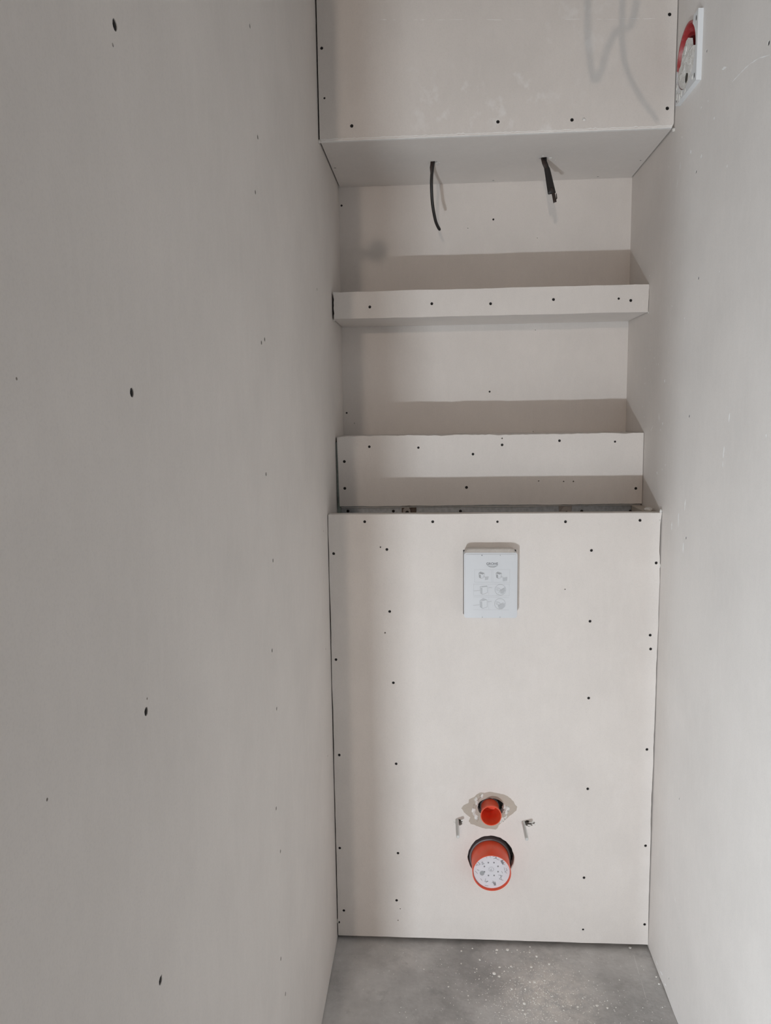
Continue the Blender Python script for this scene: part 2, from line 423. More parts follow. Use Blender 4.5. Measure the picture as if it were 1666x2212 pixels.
# ------------------------------------------------------------------ bulkhead over the niche
bulk = thing('ceiling_bulkhead', 'grey plasterboard bulkhead with a square soffit hanging over the niche', 'bulkhead', (0, YC, Z_SOFFIT))
B_SCR = [(1447, 31, .0042), (695, 104, .0038), (701, 212, .0026), (760, 272, .0042), (1076, 263, .0042), (1236, 259, .0042), (1442, 234, .0042)]
zl, zr = Z_SOFFIT-.0005, Z_SOFFIT+.0012
out = rough_line((-HX+.0035, zl), (HX-.006, zr), 90, .0004) + [(HX-.006, zr), (HX-.0025, Z_SOFFIT+.01), (HX-.0025, CEIL), (-HX+.0035, CEIL)]
me = plate(out, holes_at(FRONT, 1, YC, B_SCR, .004), .0125, FRONT, -YC)
fb = put('front_board', me, M_BULK, bulk)
screws(fb, FRONT, 1, YC, B_SCR, .004)
S_SCR = [(755, 304, .0036), (1089, 291, .0036), (724, 363, .0034), (1066, 390, .0034), (790, 403, .0034), (1292, 382, .0034), (1384, 347, .003)]
zs = Z_SOFFIT+.0012
C1 = on(935, 350, 2, zs); C2 = on(1174, 342, 2, zs)
hole1 = ring(uv(DOWN, C1+Vector((.004, 0, 0))), .0085, 11, .0075, .25); hole2 = ring(uv(DOWN, C2+Vector((.002, 0, 0))), .0115, 12, .009, .25)
out = [(-HX+.004, -(YN-.001)), (HX-.003, -(YN-.001)), (HX-.004, -(YC+.0128)), (-HX+.004, -(YC+.0128))]
me = plate(out, holes_at(DOWN, 2, zs, S_SCR, .0034)+[hole1, hole2], .0125, DOWN, -zs)
sb = put('soffit_board', me, M_BOARD, bulk)
screws(sb, DOWN, 2, zs, S_SCR, .0034)
cl = []; xx = 822
while xx < 1400:
    L_ = random.uniform(6, 40); yy = 42+(xx-1100)*-.004
    if random.random() < .6: cl.append(((xx, yy+random.uniform(-1, 1)), (xx+L_, yy+random.uniform(-1, 1)), random.uniform(.0006, .0016)))
    xx += L_+random.uniform(1, 8)
cm = marks('chalk_dashes', cl, 1, YC, FRONT, idn, fb, 8)
# raw white gypsum of the cut lower edge
bm = bmesh.new(); n = 150; top = []; bot = []
for i in range(n+1):
    x = -HX+.0045+(2*HX-.011)*i/n; z = zl+(zr-zl)*i/n
    a = .0030+.0018*random.random()+(.003*random.random() if random.random() < .08 else 0)
    top.append(bm.verts.new((x, YC-.0004, z+a))); bot.append(bm.verts.new((x, YC+.0008, z-.0012-.0006*random.random())))
back = [bm.verts.new((v.co.x, YC+.010, v.co.z)) for v in bot]
for i in range(n):
    bm.faces.new((top[i], top[i+1], bot[i+1], bot[i])); bm.faces.new((bot[i], bot[i+1], back[i+1], back[i]))
ce = put('cut_edge', mesh_of(bm), M_GYPSUM, bulk); ce['label'] = 'raw white gypsum along the cut lower edge'
# a little plaster left at both corners and round the cable holes
for k, (q, r, ax) in enumerate((((691, 305), .005, 1), ((1457, 280), .006, 1), ((1262, 258), .0045, 1))):
    P = on(q[0], q[1], 1, YC); put('plaster_chip', lump(P+Vector((0, .0005, 0)), r, (1, .35, .8), 2, .25, k), M_PLASTER, bulk)
for k, (q, r) in enumerate((((943, 352), .0040), ((949, 351), .0030), ((946, 357), .0022), ((933, 347), .0026), ((1190, 341), .0045), ((1186, 352), .003), ((1173, 337), .003), ((1200, 346), .0025))):
    P = on(q[0], q[1], 2, zs); put('plaster_chip', lump(P, r, (1, 1, .45), 2, .3, 20+k), M_PLASTER, bulk)

# ------------------------------------------------------------------ shelf
shelf = thing('wall_shelf', 'boxed plasterboard shelf across the middle of the niche', 'shelf', (0, YN, Z_SHB))
SH_SCR = [(799, 663), (933, 656), (1060, 656), (1196, 647), (1337, 645, .0032), (1363, 649)]
xl, xr = -HX+.0045, HX-.0012
out = rough_line((xl+.002, Z_SHB), (xr, Z_SHB), 50, .0003) + rough_line((xr, Z_SHB), (xr+.0005, Z_SHT), 8, .0006) + rough_line((xr+.0005, Z_SHT), (xl, Z_SHT-.0005), 70, .0006) + rough_line((xl, Z_SHT), (xl+.002, Z_SHB), 10, .0010)
me = plate(out, holes_at(FRONT, 1, YS, SH_SCR, .0040), .0125, FRONT, -YS)
f = put('front_board', me, M_BOARD, shelf); screws(f, FRONT, 1, YS, SH_SCR, .0040)
SU = [(813, 706, .003), (1041, 700, .003), (1280, 694, .003), (1361, 683, .003)]
put('underside_board', plate([(-HX+.003, -(YN-.001)), (HX-.002, -(YN-.001)), (HX-.002, -(YS+.0128)), (-HX+.003, -(YS+.0128))], [], .0125, DOWN, -(Z_SHB+.0006)), M_BOARD, shelf)
put('top_board', plate(rect(-HX+.003, HX-.002, YS+.0128, YN-.001), [], .0125, UP, Z_SHT-.0015), M_BOARD, shelf)
for q in ((1403, 675, .004), (722, 692, .003)):
    put('plaster_chip', lump(on(q[0], q[1], 1, YS), q[2], (1, .4, .7), 2, .3, int(q[0])), M_PLASTER, shelf)

# ------------------------------------------------------------------ apron board and ledge at the back of the casing
apron = thing('niche_ledge', 'boxed plasterboard ledge at the bottom of the niche', 'ledge', (0, YN, Z_AB))
A_SCR = [(798, 965), (904, 967, .0034), (1022, 981), (1085, 961), (1209, 952), (1329, 954, .0030), (744, 997, .0042), (745, 1055, .0042), (1008, 1053, .0042), (1374, 1055, .0040)]
A_TINY = [(1085, 947, .0020), (1164, 1039, .0018), (1218, 1040, .0018), (1239, 1040, .0020)]
tl = on(728, 944, 1, YA); bl = on(734, 1094, 1, YA); br = on(1387, 1088, 1, YA)
out = rough_line((bl.x, bl.z), (br.x, br.z), 90, .0005) + [(br.x, br.z)] + rough_line((HX-.0015, Z_AT), (tl.x+.002, Z_AT), 90, .0011) + [(tl.x, Z_AT-.004)]
me = plate(out, holes_at(FRONT, 1, YA, A_SCR, .0038)+holes_at(FRONT, 1, YA, A_TINY, .0018), .0125, FRONT, -YA)
f = put('front_board', me, M_BOARD, apron); screws(f, FRONT, 1, YA, A_SCR, .0038)
put('ledge_board', plate([(-HX+.003, YA+.0128), (HX-.002, YA+.0128), (HX-.002, YN-.001), (-HX+.003, YN-.001)], [], .0125, UP, Z_AT-.002), M_BOARD, apron)
# white ragged gypsum lip along the lower cut edge
bm = bmesh.new(); a = []; b = []
for i in range(121):
    x = bl.x+.004+(br.x-bl.x-.006)*i/120; z = bl.z+(br.z-bl.z)*i/120
    gap = .0012 if abs(math.sin(i*.21)) > .35 else .0
    a.append(bm.verts.new((x, YA+.006, z-.0022-gap*.3*random.random()))); b.append(bm.verts.new((x, YA+.005, z-.0052-.0010*math.sin(i*.11)-.0006*random.random())))
for i in range(120): bm.faces.new((a[i], a[i+1], b[i+1], b[i]))
bmesh.ops.solidify(bm, geom=bm.faces[:], thickness=.003)
put('cut_edge', mesh_of(bm), M_GYPSUM, apron)

# ------------------------------------------------------------------ galvanised profile in the gap
rail = thing('steel_profile', 'galvanised steel profile lying in the gap behind the casing top', 'steel profile', (0, YA+.02, 1.14))
put('web', box((-HX+.012, YA+.016, 1.13), (HX-.02, YA+.0172, 1.2075)), M_STEEL, rail)
put('lower_flange', box((-HX+.012, YA-.024, 1.1288), (HX-.02, YA+.016, 1.13)), M_STEEL, rail)
for q in (752, 850, 995, 1257, 1362):
    P = on(q, 1104, 1, YA+.0158)
    put('rivet', lathe([(.0042, -.001), (.0042, .0012), (.0028, .0024)], P, FRONT, 12, True), M_SCREW, rail)
stud = thing('steel_stud', 'galvanised steel stud edge in the dark slit left of the ledge', 'steel stud', (-HX+.006, YA+.02, 0))
put('web', box((-HX+.0005, YA+.0135, .0), (-HX+.0115, YA+.0147, Z_AT-.016)), steel_mat('greenish_galvanised_steel', (.30, .36, .35), .4), stud)
for k, (cx, wpl, wlug, side) in enumerate(((879, .042, .0215, 'left'), (1223, .036, .0285, 'right'))):
    P = on(cx, 1100, 1, YA+.002)
    br_ = thing('frame_bracket', ('brown bracket with rounded grey lug behind the casing, nearer the left wall' if k == 0 else 'dark bracket with rounded grey lug behind the casing, nearer the right wall'), 'bracket', (P.x, YA, 1.13), 'frame brackets in the gap')
    put('plate', box((P.x-wpl/2+(.006 if k == 0 else 0), YA+.0132, 1.131), (P.x+wpl/2+(.006 if k == 0 else 0), YA+.0158, 1.2070), .0008, 1), M_BROWN if k == 0 else M_LUG, br_)
    rr = wlug/2; zc = 1.2035-rr
    out = [(P.x-rr, 1.131), (P.x+rr, 1.131)] + [(P.x+math.cos(math.pi*i/14)*rr, zc+math.sin(math.pi*i/14)*rr) for i in range(15)]
    put('lug', plate(out, [ring((P.x+.001, zc-.004), .0052, 14)], .004, FRONT, -(YA-.004)), M_LUG, br_)
    put('bolt', lathe([(.0048, -.02), (.0048, .002), (.003, .003)], Vector((P.x+.001, YA-.004+.003, zc-.004)), FRONT, 12, True), M_SCREW, br_)
# filler strip and plaster blob in the right end of the gap
fs = put('filler_strip', box((HX-.03, YC+.027, 1.190), (HX-.001, YA-.002, 1.2055), .001, 1), M_TORN)
tag(fs, 'brownish filler strip lying against the right wall behind the casing top', 'filler strip')
P = on(1401, 1104, 1, 2.06)
pl_ = put('plaster_lump', lump((P.x, 2.06, 1.2085), .010, (1.1, 1.2, .55), 3, .12, 5), M_PLASTER)
tag(pl_, 'small white plaster lump in the right end of the gap behind the casing', 'plaster lump')

# ------------------------------------------------------------------ toilet casing
casing = thing('toilet_casing', 'full-width grey plasterboard casing with pipe cut-outs, standing on the floor', 'casing', (0, YC, 0))
C_SCR = [(788, 1127), (935, 1127), (1075, 1127, .0032), (1222, 1127), (1383, 1124), (721, 1196), (836, 1187), (1278, 1189), (1418, 1216), (842, 1321), (1275, 1342),
         (1405, 1372), (1406, 1402), (726, 1425), (850, 1475), (1272, 1508), (733, 1631), (856, 1650), (1398, 1619), (1270, 1704), (734, 1832), (860, 1843), (1395, 1827),
         (1262, 1896), (857, 1945), (743, 1967), (732, 1992), (1393, 1997), (1260, 2008, .0030)]
C_TINY = [(822, 1182, .0020), (832, 1367, .0022), (865, 1963, .0016), (860, 1988, .0016), (1221, 1273, .0016)]
DRAIN = Vector((-.003, YC, .2535)); FLUSH = Vector((-.004, YC, .4045))
DHOLE = (-.001, .2585); FHOLE = on(1060, 1743, 1, YC)
hl = on(992, 1776, 1, YC); hr = on(1143, 1779, 1, YC)
bl = (-HX+.0030, Z_CB); br = (HX-.0010, Z_CB)
out = rough_line(bl, br, 50, .0004) + rough_line(br, (HX-.0045, .45), 30, .0004) + rough_line((HX-.0045, .45), (HX-.0008, Z_CT-.10), 40, .0008) + [(HX-.0045, Z_CT-.098), (HX-.0040, Z_CT-.03), (HX-.0012, Z_CT)] + rough_line((HX-.0012, Z_CT), (-HX+.0022, Z_CT), 40, .0003) + rough_line((-HX+.0022, Z_CT), bl, 60, .00045)
_p0 = on(1003, 1335, 1, YC-.041); _p1 = on(1118.5, 1194, 1, YC-.041)
OPEN = rect(_p0.x-.0010, _p1.x+.0006, _p0.z-.0006, _p1.z+.0006)
holes = holes_at(FRONT, 1, YC, C_SCR, .0038)+holes_at(FRONT, 1, YC, C_TINY, .0018)
holes += [OPEN, ring(DHOLE, .0625, 44, .0635, .018), ring((FHOLE.x+.001, FHOLE.z-.002), .0362, 34, .0275, .04), ring((hl.x, hl.z), .0105, 14, .0090, .15), ring((hr.x, hr.z), .0165, 16, .0085, .2)]
me = plate(out, holes, .025, FRONT, -YC)
f = put('front_board', me, board_mat('plasterboard_casing', smear=.10), casing); screws(f, FRONT, 1, YC, C_SCR, .0038)
put('top_channel', box((-HX+.004, YC+.0262, Z_CT-.04), (HX-.003, YC+.045, Z_CT-.0015)), M_TORN, casing)
# torn paper round the upper pipe
Z = lambda q: on(940+q[0]/6.408, 1680+q[1]/6.408, 1, YC)
torn = [(365, 425), (400, 378), (462, 350), (470, 300), (540, 268), (575, 232), (620, 207), (690, 210), (760, 195), (850, 210), (930, 226), (1000, 252), (1050, 290), (1090, 330), (1108, 372), (1138, 405), (1128, 452),
        (1085, 490), (1030, 528), (985, 572), (930, 610), (880, 660), (862, 700), (830, 716), (770, 708), (700, 706), (640, 690), (585, 668), (540, 648), (492, 640), (466, 605), (478, 578), (490, 548), (440, 512), (395, 470)]
pts = [uv(FRONT, Z(q)) for q in torn]
fine_pts = []
for a, b in zip(pts, pts[1:]+pts[:1]): fine_pts += rough_line(a, b, 4, .0005)
tp = put('torn_paper', plate(fine_pts, [ring((FHOLE.x+.001, FHOLE.z-.002), .0368, 34, .0278, .03)], .0003, FRONT, -(YC-.0003)), M_TORN, casing)
tp['label'] = 'torn tan paper around the upper pipe'
chips = [((600, 265), 5.5), ((650, 255), 4.5), ((565, 300), 5), ((575, 345), 4.5), ((550, 400), 4), ((535, 455), 5), ((540, 500), 4.5), ((570, 545), 5), ((590, 575), 4), ((960, 400), 4.5), ((1000, 420), 6), ((985, 470), 5), ((960, 510), 6), ((975, 540), 4), ((935, 575), 4.5), ((915, 600), 3.5)]
for k, (q, s) in enumerate(chips):
    P = Z(q); put('plaster_chip', lump(P+Vector((0, .001, 0)), s*.0012, (1.0, .6, 1.35), 2, .38, 50+k), M_PLASTER if k % 4 else M_TORN, casing)
for k, (q, s) in enumerate((((1335, 610), 6), ((1370, 650), 5), ((1310, 660), 4.5), ((1180, 605), 3), ((375, 590), 4), ((385, 620), 3), ((265, 610), 3), ((1195, 640), 3))):
    P = Z(q); put('plaster_chip', lump(P+Vector((0, .001, 0)), s*.0009, (1.3, .6, .8), 2, .35, 80+k), M_PLASTER, casing)
P = on(1424, 1125, 1, YC)
for k, (q, s) in enumerate((((1425, 1125), .004), ((1426, 1222), .0045), ((730, 1990), .004), ((1428, 1105), .004), ((713, 1112), .002))):
    put('plaster_chip', lump(on(q[0], q[1], 1, YC)+Vector((0, .002, 0)), s, (.8, .6, 1.5), 2, .35, 100+k), M_PLASTER, casing)

# ------------------------------------------------------------------ access box with printed front
YB = YC-.041
ab = thing('access_box', 'milky white plastic access box with printed assembly pictures on the casing', 'access box', (0, YC, .93))
p0 = on(1003, 1335, 1, YB); p1 = on(1118.5, 1194, 1, YB)
x0, x1, z0, z1 = p0.x, p1.x, p0.z, p1.z
def rrect(x0, x1, z0, z1, r, n=6):
    o = []
    for cx, cz, a0 in ((x1-r, z1-r, 0), (x0+r, z1-r, 90), (x0+r, z0+r, 180), (x1-r, z0+r, 270)):
        for i in range(n+1):
            a = math.radians(a0+90*i/n); o.append((cx+math.cos(a)*r, cz+math.sin(a)*r))
    return o
sh = put('shell', plate(rrect(x0, x1, z0, z1, .0065), [], .072, FRONT, -(YB+.0015)), M_BOXPL, ab)
put('front_pane', plate(rrect(x0+.0035, x1-.0035, z0+.0055, z1-.0040, .004), [], .0022, FRONT, -YB), M_BOXPL, ab)
# plaster smears lying on the box's top
bm = bmesh.new(); rows = []
for i in range(25):
    k = i/24; x = x0+.003+(x1-x0-.010)*k; hh = .0078*min(1, k/.10+.35)*(1 if k < .9 else 1-.35*(k-.9)/.1)+random.uniform(-.0004, .0004)
    rows.append([bm.verts.new(p_) for p_ in ((x, YB+.0018, z1-.0005), (x, YB+.009+random.uniform(-.001, .001), z1+hh), (x, YC-.0004, z1+hh*.9), (x, YC-.0004, z1-.0005))])
for ra, rb in zip(rows, rows[1:]):
    for j in range(4): bm.faces.new((ra[j], rb[j], rb[(j+1) % 4], ra[(j+1) % 4]))
bm.faces.new(rows[0]); bm.faces.new(rows[-1])
pm = put('plaster_smear', mesh_of(bm), board_mat('smeared_plaster', (.72, .685, .645)), ab); pm['label'] = 'beige plaster smeared along the top of the box'
ZB = lambda q, off=0: on(960+q[0]/8.33, 1150+q[1]/8.33, 1, YB-off)
def stroke_mesh(lines, wd, fr=FRONT, off=.0003, conv=ZB):
    """flat printed strokes; lines are lists of crop pixels"""
    bm = bmesh.new()
    for ln in lines:
        P = [conv(q) for q in ln]
        for a, b in zip(P, P[1:]):
            d = (b-a); L = d.length
            if L < 1e-6: continue
            d /= L; nrm = fr[2].cross(d).normalized()*wd/2; o = fr[2]*off; e = d*wd*.3
            bm.faces.new([bm.verts.new(v) for v in (a-e-nrm+o, b+e-nrm+o, b+e+nrm+o, a-e+nrm+o)])
    me = bpy.data.meshes.new('print'); bm.to_mesh(me); bm.free(); return me
def fill_mesh(polys, off=.00025, conv=ZB, fr=FRONT):
    bm = bmesh.new()
    for pl in polys: bm.faces.new([bm.verts.new(conv(q)+fr[2]*off) for q in pl])
    me = bpy.data.meshes.new('print'); bm.to_mesh(me); bm.free(); return me
def arc(cx, cy, rx, ry, a0, a1, n=16): return [(cx+math.cos(math.radians(a0+(a1-a0)*i/n))*rx, cy+math.sin(math.radians(a0+(a1-a0)*i/n))*ry) for i in range(n+1)]
# lettering
tc = bpy.data.curves.new('lettering', 'FONT'); tc.body = 'GROHE'; tc.align_x = 'CENTER'; tc.align_y = 'CENTER'; tc.size = .0085; tc.offset = .00022
to = bpy.data.objects.new('tmp', tc); COL.objects.link(to)
me = bpy.data.meshes.new_from_object(to.evaluated_get(bpy.context.evaluated_depsgraph_get())); bpy.data.objects.remove(to)
me.materials.clear()
xs = [v.co.x for v in me.vertices]; ys = [v.co.y for v in me.vertices]
c = ZB((862, 564)); wd = ZB((968, 564)).x-ZB((758, 564)).x; ht = ZB((862, 542)).z-ZB((862, 586)).z
me.transform(Matrix.Diagonal((wd/(max(xs)-min(xs)), ht/(max(ys)-min(ys)), 1, 1)) @ Matrix.Translation((-(max(xs)+min(xs))/2, -(max(ys)+min(ys))/2, 0)))
me.transform(frame_matrix(FRONT, c+Vector((0, -.0003, 0))))
lt = put('lettering', me, M_PRINTD, ab); lt['label'] = 'grey brand lettering printed at the top'
put('emblem', stroke_mesh([arc(866, 590, 96, 16, 10, 170), arc(866, 598, 84, 20, 10, 170), arc(866, 606, 62, 24, 15, 165)], .0007), M_PRINT, ab)
lines = [[(545, 668), (1185, 668)], [(545, 893), (1185, 900)], [(530, 928), (1175, 928)], [(530, 1135), (1170, 1140)], [(530, 1160), (1165, 1172)], [(520, 1390), (1165, 1395)],
         [(545, 668), (545, 893)], [(850, 680), (850, 890)], [(875, 680), (875, 890)], [(1180, 668), (1180, 900)], [(530, 928), (530, 1135)], [(1170, 928), (1170, 1140)], [(800, 935), (800, 1130)], [(800, 1165), (800, 1390)]]
put('frame_lines', stroke_mesh(lines, .00045), M_PRINTL, ab)
sf = []
for ox, oy in ((620, 715), (930, 715)):
    sf += [[(ox+5, oy+20), (ox+30, oy), (ox+95, oy+20), (ox+70, oy+38)], [(ox+8, oy+40), (ox+35, oy+48), (ox+38, oy+115), (ox+12, oy+95)]]
put('picture_shading', fill_mesh(sf), M_PRINT, ab)
sf2 = [[(650, 970), (770, 960), (765, 980), (690, 988)], [(655, 990), (685, 995), (685, 1115), (658, 1095)], [(650, 1225), (700, 1195), (765, 1215), (700, 1235)], [(648, 1240), (682, 1240), (684, 1365), (650, 1340)],
       [(735, 800), (800, 790), (790, 850), (730, 860)], [(1050, 815), (1135, 800), (1130, 870), (1055, 880)]]
put('picture_tint', fill_mesh(sf2, .0002), M_PRINTL, ab)
lns = []
for ox, oy in ((620, 715), (930, 715)):
    lns += [[(ox, oy+20), (ox+30, oy-8), (ox+100, oy+18), (ox+72, oy+42), (ox, oy+20)], [(ox, oy+20), (ox+8, oy+95), (ox+45, oy+115), (ox+98, oy+95), (ox+100, oy+18)], [(ox+80, oy+70), (ox+130, oy+95)]]
lns += [[(645, 975), (770, 960), (780, 1080), (690, 1118), (650, 1090), (645, 975)], [(640, 1230), (700, 1185), (770, 1215), (775, 1340), (690, 1370), (645, 1340), (640, 1230)],
        [(790, 1000), (830, 990), (860, 998)], [(780, 1250), (850, 1240)], [(530, 1055), (640, 1045)], [(520, 1315), (635, 1300)]]
put('picture_outlines', stroke_mesh(lns, .0006, off=.0004), M_PRINT, ab)
for cx, cy in ((1010, 1033), (1003, 1285)):
    put('round_picture', stroke_mesh([arc(cx, cy, 98, 95, 0, 360, 36), [(cx-75, cy-40), (cx-20, cy-30), (cx+10, cy+10), (cx+60, cy-25)], [(cx-70, cy+5), (cx-10, cy+20), (cx-30, cy+60)], [(cx-80, cy-12), (cx-30, cy-12)]], .0006, off=.0004), M_PRINT, ab)
put('round_picture_tint', fill_mesh([[(960, 1310), (1010, 1290), (1090, 1270), (1085, 1330), (1040, 1375), (985, 1370)], [(1000, 1035), (1090, 985), (1100, 1050), (1060, 1105), (1010, 1100)]], .0002), M_PRINTL, ab)
put('pin_marks', fill_mesh([arc(678, 412, 12, 9, 0, 330, 8), arc(1008, 412, 7, 6, 0, 330, 8), arc(683, 1525, 7, 6, 0, 330, 8), arc(1003, 1525, 7, 6, 0, 330, 8)], .0004), M_PRINTD, ab)

for o in ab.children:
    if o.name.split('.')[0] in ('emblem', 'frame_lines', 'picture_shading', 'picture_tint', 'picture_outlines', 'round_picture_tint', 'round_picture', 'pin_marks'): o['kind'] = 'stuff'

# ------------------------------------------------------------------ pipes
dp = thing('drain_pipe', 'large orange drain pipe closed with a scribbled white cap', 'drain pipe', (DRAIN.x, YC, DRAIN.z))
r = .0512; yf = .066
put('pipe', lathe([(r, -.10), (r, yf-.0015), (r-.0006, yf), (r-.0018, yf), (r-.0022, yf-.0006), (r-.0022, -.10)], DRAIN, FRONT, 64), M_PIPE, dp)
put('rubber_collar', lathe([(r+.0008, -.028), (r+.0055, -.028), (r+.0060, -.010), (r+.0045, -.004), (r+.0020, -.003), (r+.0005, -.004)], DRAIN, FRONT, 64), M_GASKET, dp)
capz = yf-.0095
cap = put('cap', lathe([(.0, capz), (.030, capz), (.045, capz), (r-.0028, capz+.0006), (r-.0023, capz-.004)], DRAIN, FRONT, 64), M_CAPPL, dp)
CY = YC-capz
ZC = lambda q: on(940+q[0]/6.408, 1680+q[1]/6.408, 1, CY)
scr = [[(800, 1090), (860, 1085), (835, 1110), (885, 1140)], [(835, 1070), (850, 1110), (810, 1120)], [(905, 1150), (945, 1140), (915, 1180), (960, 1170), (930, 1195), (965, 1200)], [(925, 1140), (940, 1200)],
       [(955, 1240), (965, 1285)], [(980, 1250), (1000, 1280), (965, 1300), (995, 1320)], [(920, 1290), (935, 1320)], [(880, 1345), (930, 1355), (890, 1400), (945, 1420)], [(905, 1345), (920, 1410)], [(800, 1425), (815, 1470)],
       [(790, 1450), (835, 1440), (815, 1490), (845, 1485)], [(700, 1395), (690, 1435), (735, 1430), (705, 1450)], [(630, 1395), (650, 1420)], [(690, 1490), (735, 1495)], [(555, 1290), (590, 1325)], [(585, 1270), (610, 1285)],
       [(560, 1180), (590, 1205), (565, 1215)], [(590, 1165), (625, 1195), (600, 1210)], [(640, 1165), (680, 1190), (650, 1200), (660, 1155)], [(740, 1055), (785, 1058)], [(700, 1085), (720, 1110)], [(760, 1075), (765, 1100)]]
put('handwritten_marks', stroke_mesh(scr, .00085, conv=ZC, off=.0007), M_SCRIB, cap)
star = [[(778+math.cos(a)*26, 1265+math.sin(a)*24), (778+math.cos(a)*42, 1265+math.sin(a)*38)] for a in [2*math.pi*i/12 for i in range(12)]] + [[(765, 1270), (790, 1285)], [(770, 1290), (782, 1255)]]
put('centre_star', stroke_mesh(star, .00055, conv=ZC, off=.0007), M_SCRIB, cap)
put('dots', fill_mesh([arc(778+math.cos(a)*102, 1263+math.sin(a)*96, 11, 11, 0, 330, 8) for a in [math.radians(22+45*i) for i in range(8)]], .0007, conv=ZC), M_SCRIB, cap)
put('blot', fill_mesh([arc(652, 1320, 33, 33, 0, 330, 10)], .0007, conv=ZC), M_PRINT, cap)
put('smudge', fill_mesh([[(800, 1452), (840, 1450), (845, 1488), (822, 1490)], [(905, 1150), (935, 1145), (950, 1190), (930, 1192)], [(745, 1050), (785, 1052), (782, 1062), (748, 1060)]], .00065, conv=ZC), M_SCRIB, cap)

for o in cap.children: o['kind'] = 'stuff'
fp = thing('flush_pipe', 'small open orange flush pipe above the drain pipe', 'flush pipe', (FLUSH.x, YC, FLUSH.z))
r = .0262; yf = .046
put('pipe', lathe([(.0240, -.09), (.0240, yf-.016), (.0268, yf-.010), (.0280, yf-.0015), (.0276, yf), (.0258, yf), (.0252, yf-.002), (.0245, yf-.012), (.0222, yf-.018), (.0222, -.09)], FLUSH, FRONT, 56), M_PIPE, fp)
put('inner_stop', lathe([(.0, -.022), (.0222, -.022)], FLUSH, FRONT, 40), M_PIPE, fp)
put('rubber_collar', lathe([(.0245, -.030), (.0252, -.030), (.0256, -.006), (.0253, -.001), (.0244, .0)], FLUSH, FRONT, 48), M_GASKET, fp)

# ------------------------------------------------------------------ threaded rods
for k, (q, tip, lab) in enumerate((((987.5, 1771), .086, 'zinc-plated threaded rod to the left of the orange pipes'), ((1130.5, 1776), .086, 'zinc-plated threaded rod to the right of the orange pipes'))):
    P = on(q[0], q[1], 1, YC)
    t = thing('threaded_rod', lab, 'threaded rod', P, 'mounting rods of the casing')
    prof = []; h = -.06; pitch = .00175
    while h < tip-.002:
        prof += [(.0047, h), (.0040, h+pitch/2)]; h += pitch
    prof += [(.0044, tip-.001), (.0030, tip)]
    put('shank', lathe(prof, P, FRONT, 16, True, False), M_ZINC, t)
    put('nut', lathe([(.0045, -.050), (.0092, -.050), (.0092, -.040), (.0045, -.040)], P, FRONT, 6, False, False), M_ZINC, t)

# ------------------------------------------------------------------ red wall box with white frame, right wall
fan = thing('wall_box', 'red round wall box with a plaster-smeared white square frame, on the right wall', 'wall box', FAN_C)
cu, cv = uv(LEFTF, FAN_C)      # u = -y
y0, y1, z0, z1 = 1.806, 1.951, 2.174, 2.318
TH = .011; rc = .0650
# square frame, open towards the far upper corner where only the red rim is left
inner = [(cu+math.cos(math.radians(a))*rc, cv+math.sin(math.radians(a))*rc) for a in range(52, -177, -6)]
outl = inner + [(-y1, cv-.008), (-y1, z0), (-y0, z0), (-y0, z1), (cu+.046, z1)]
SL = ((-y0-.012, z1-.014), (-y0-.012, z0+.014), (-y1+.008, z0+.010))
fl = put('frame', plate(outl, [ring(c_, .0026, 10, .0055) for c_ in SL], TH, LEFTF, -HX+TH), M_WHITEPL, fan)
for c_ in SL: put('slot_shade', plate(ring(c_, .0026, 10, .0055), [], .002, LEFTF, -HX+TH+.0002), M_SCREW, fan)  # black plates flush with the frame, the slots' shade put into their colour
put('cup', lathe([(.0695, -.055), (.0697, TH-.003), (.0697, TH-.0010), (.0655, TH-.0010), (.0640, TH-.004), (.0610, -.054), (.0, -.054)], FAN_C, LEFTF, 56), M_RED, fan)
# plaster inside: a flat pad over the lower half with a hole, a rougher patch above it
disc = [(cu+math.cos(math.radians(a))*.0635, cv+math.sin(math.radians(a))*.0635) for a in range(-170, 4, 6)] + [(cu+.040, cv+.0065), (cu+.010, cv+.0045), (cu-.012, cv+.0065), (cu-.026, cv+.004), (cu-.050, cv-.004)]
put('inner_disc', plate(disc, [ring((cu+.003, cv-.045), .0110, 16, .0105, .10)], .006, LEFTF, -HX+TH-.0015), M_PLASTER, fan)
put('pit_shade', lump(LEFTF[0]*(cu+.003)+LEFTF[1]*(cv-.045)+LEFTF[2]*(-HX+TH-.0030), .0125, (.18, 1, 1), 2, .1, 77), plain('painted_pit_shade', (.05, .043, .032), .9), fan)  # nearly flush dark lump; the shade of the hole is painted as its colour
pad = [(cu+.012, cv+.034), (cu-.002, cv+.041), (cu-.016, cv+.040), (cu-.027, cv+.031), (cu-.042, cv+.022), (cu-.049, cv+.006), (cu-.058, cv-.008), (cu-.030, cv-.012), (cu-.010, cv+.004), (cu+.020, cv+.012)]
put('plaster_patch', plate(pad, [], .006, LEFTF, -HX+TH-.0040), M_PLASTER, fan)
for k, (du, dv, s_, dn) in enumerate(((-.020, .022, .012, -.003), (-.034, .008, .010, -.003), (.012, -.012, .010, -.001), (-.020, -.018, .012, -.001), (.028, -.018, .011, -.001), (.040, -.002, .008, -.001), (-.040, -.026, .010, -.001), (-.012, -.030, .008, -.001), (.030, -.040, .008, -.001), (-.002, -.004, .008, -.001))):
    c_ = LEFTF[0]*(cu+du)+LEFTF[1]*(cv+dv)+LEFTF[2]*(-HX+TH+dn-.0015)
    put('plaster_lump', lump(c_, s_, (.22, 1, 1), 3, .14, 200+k), M_PLASTER, fan)
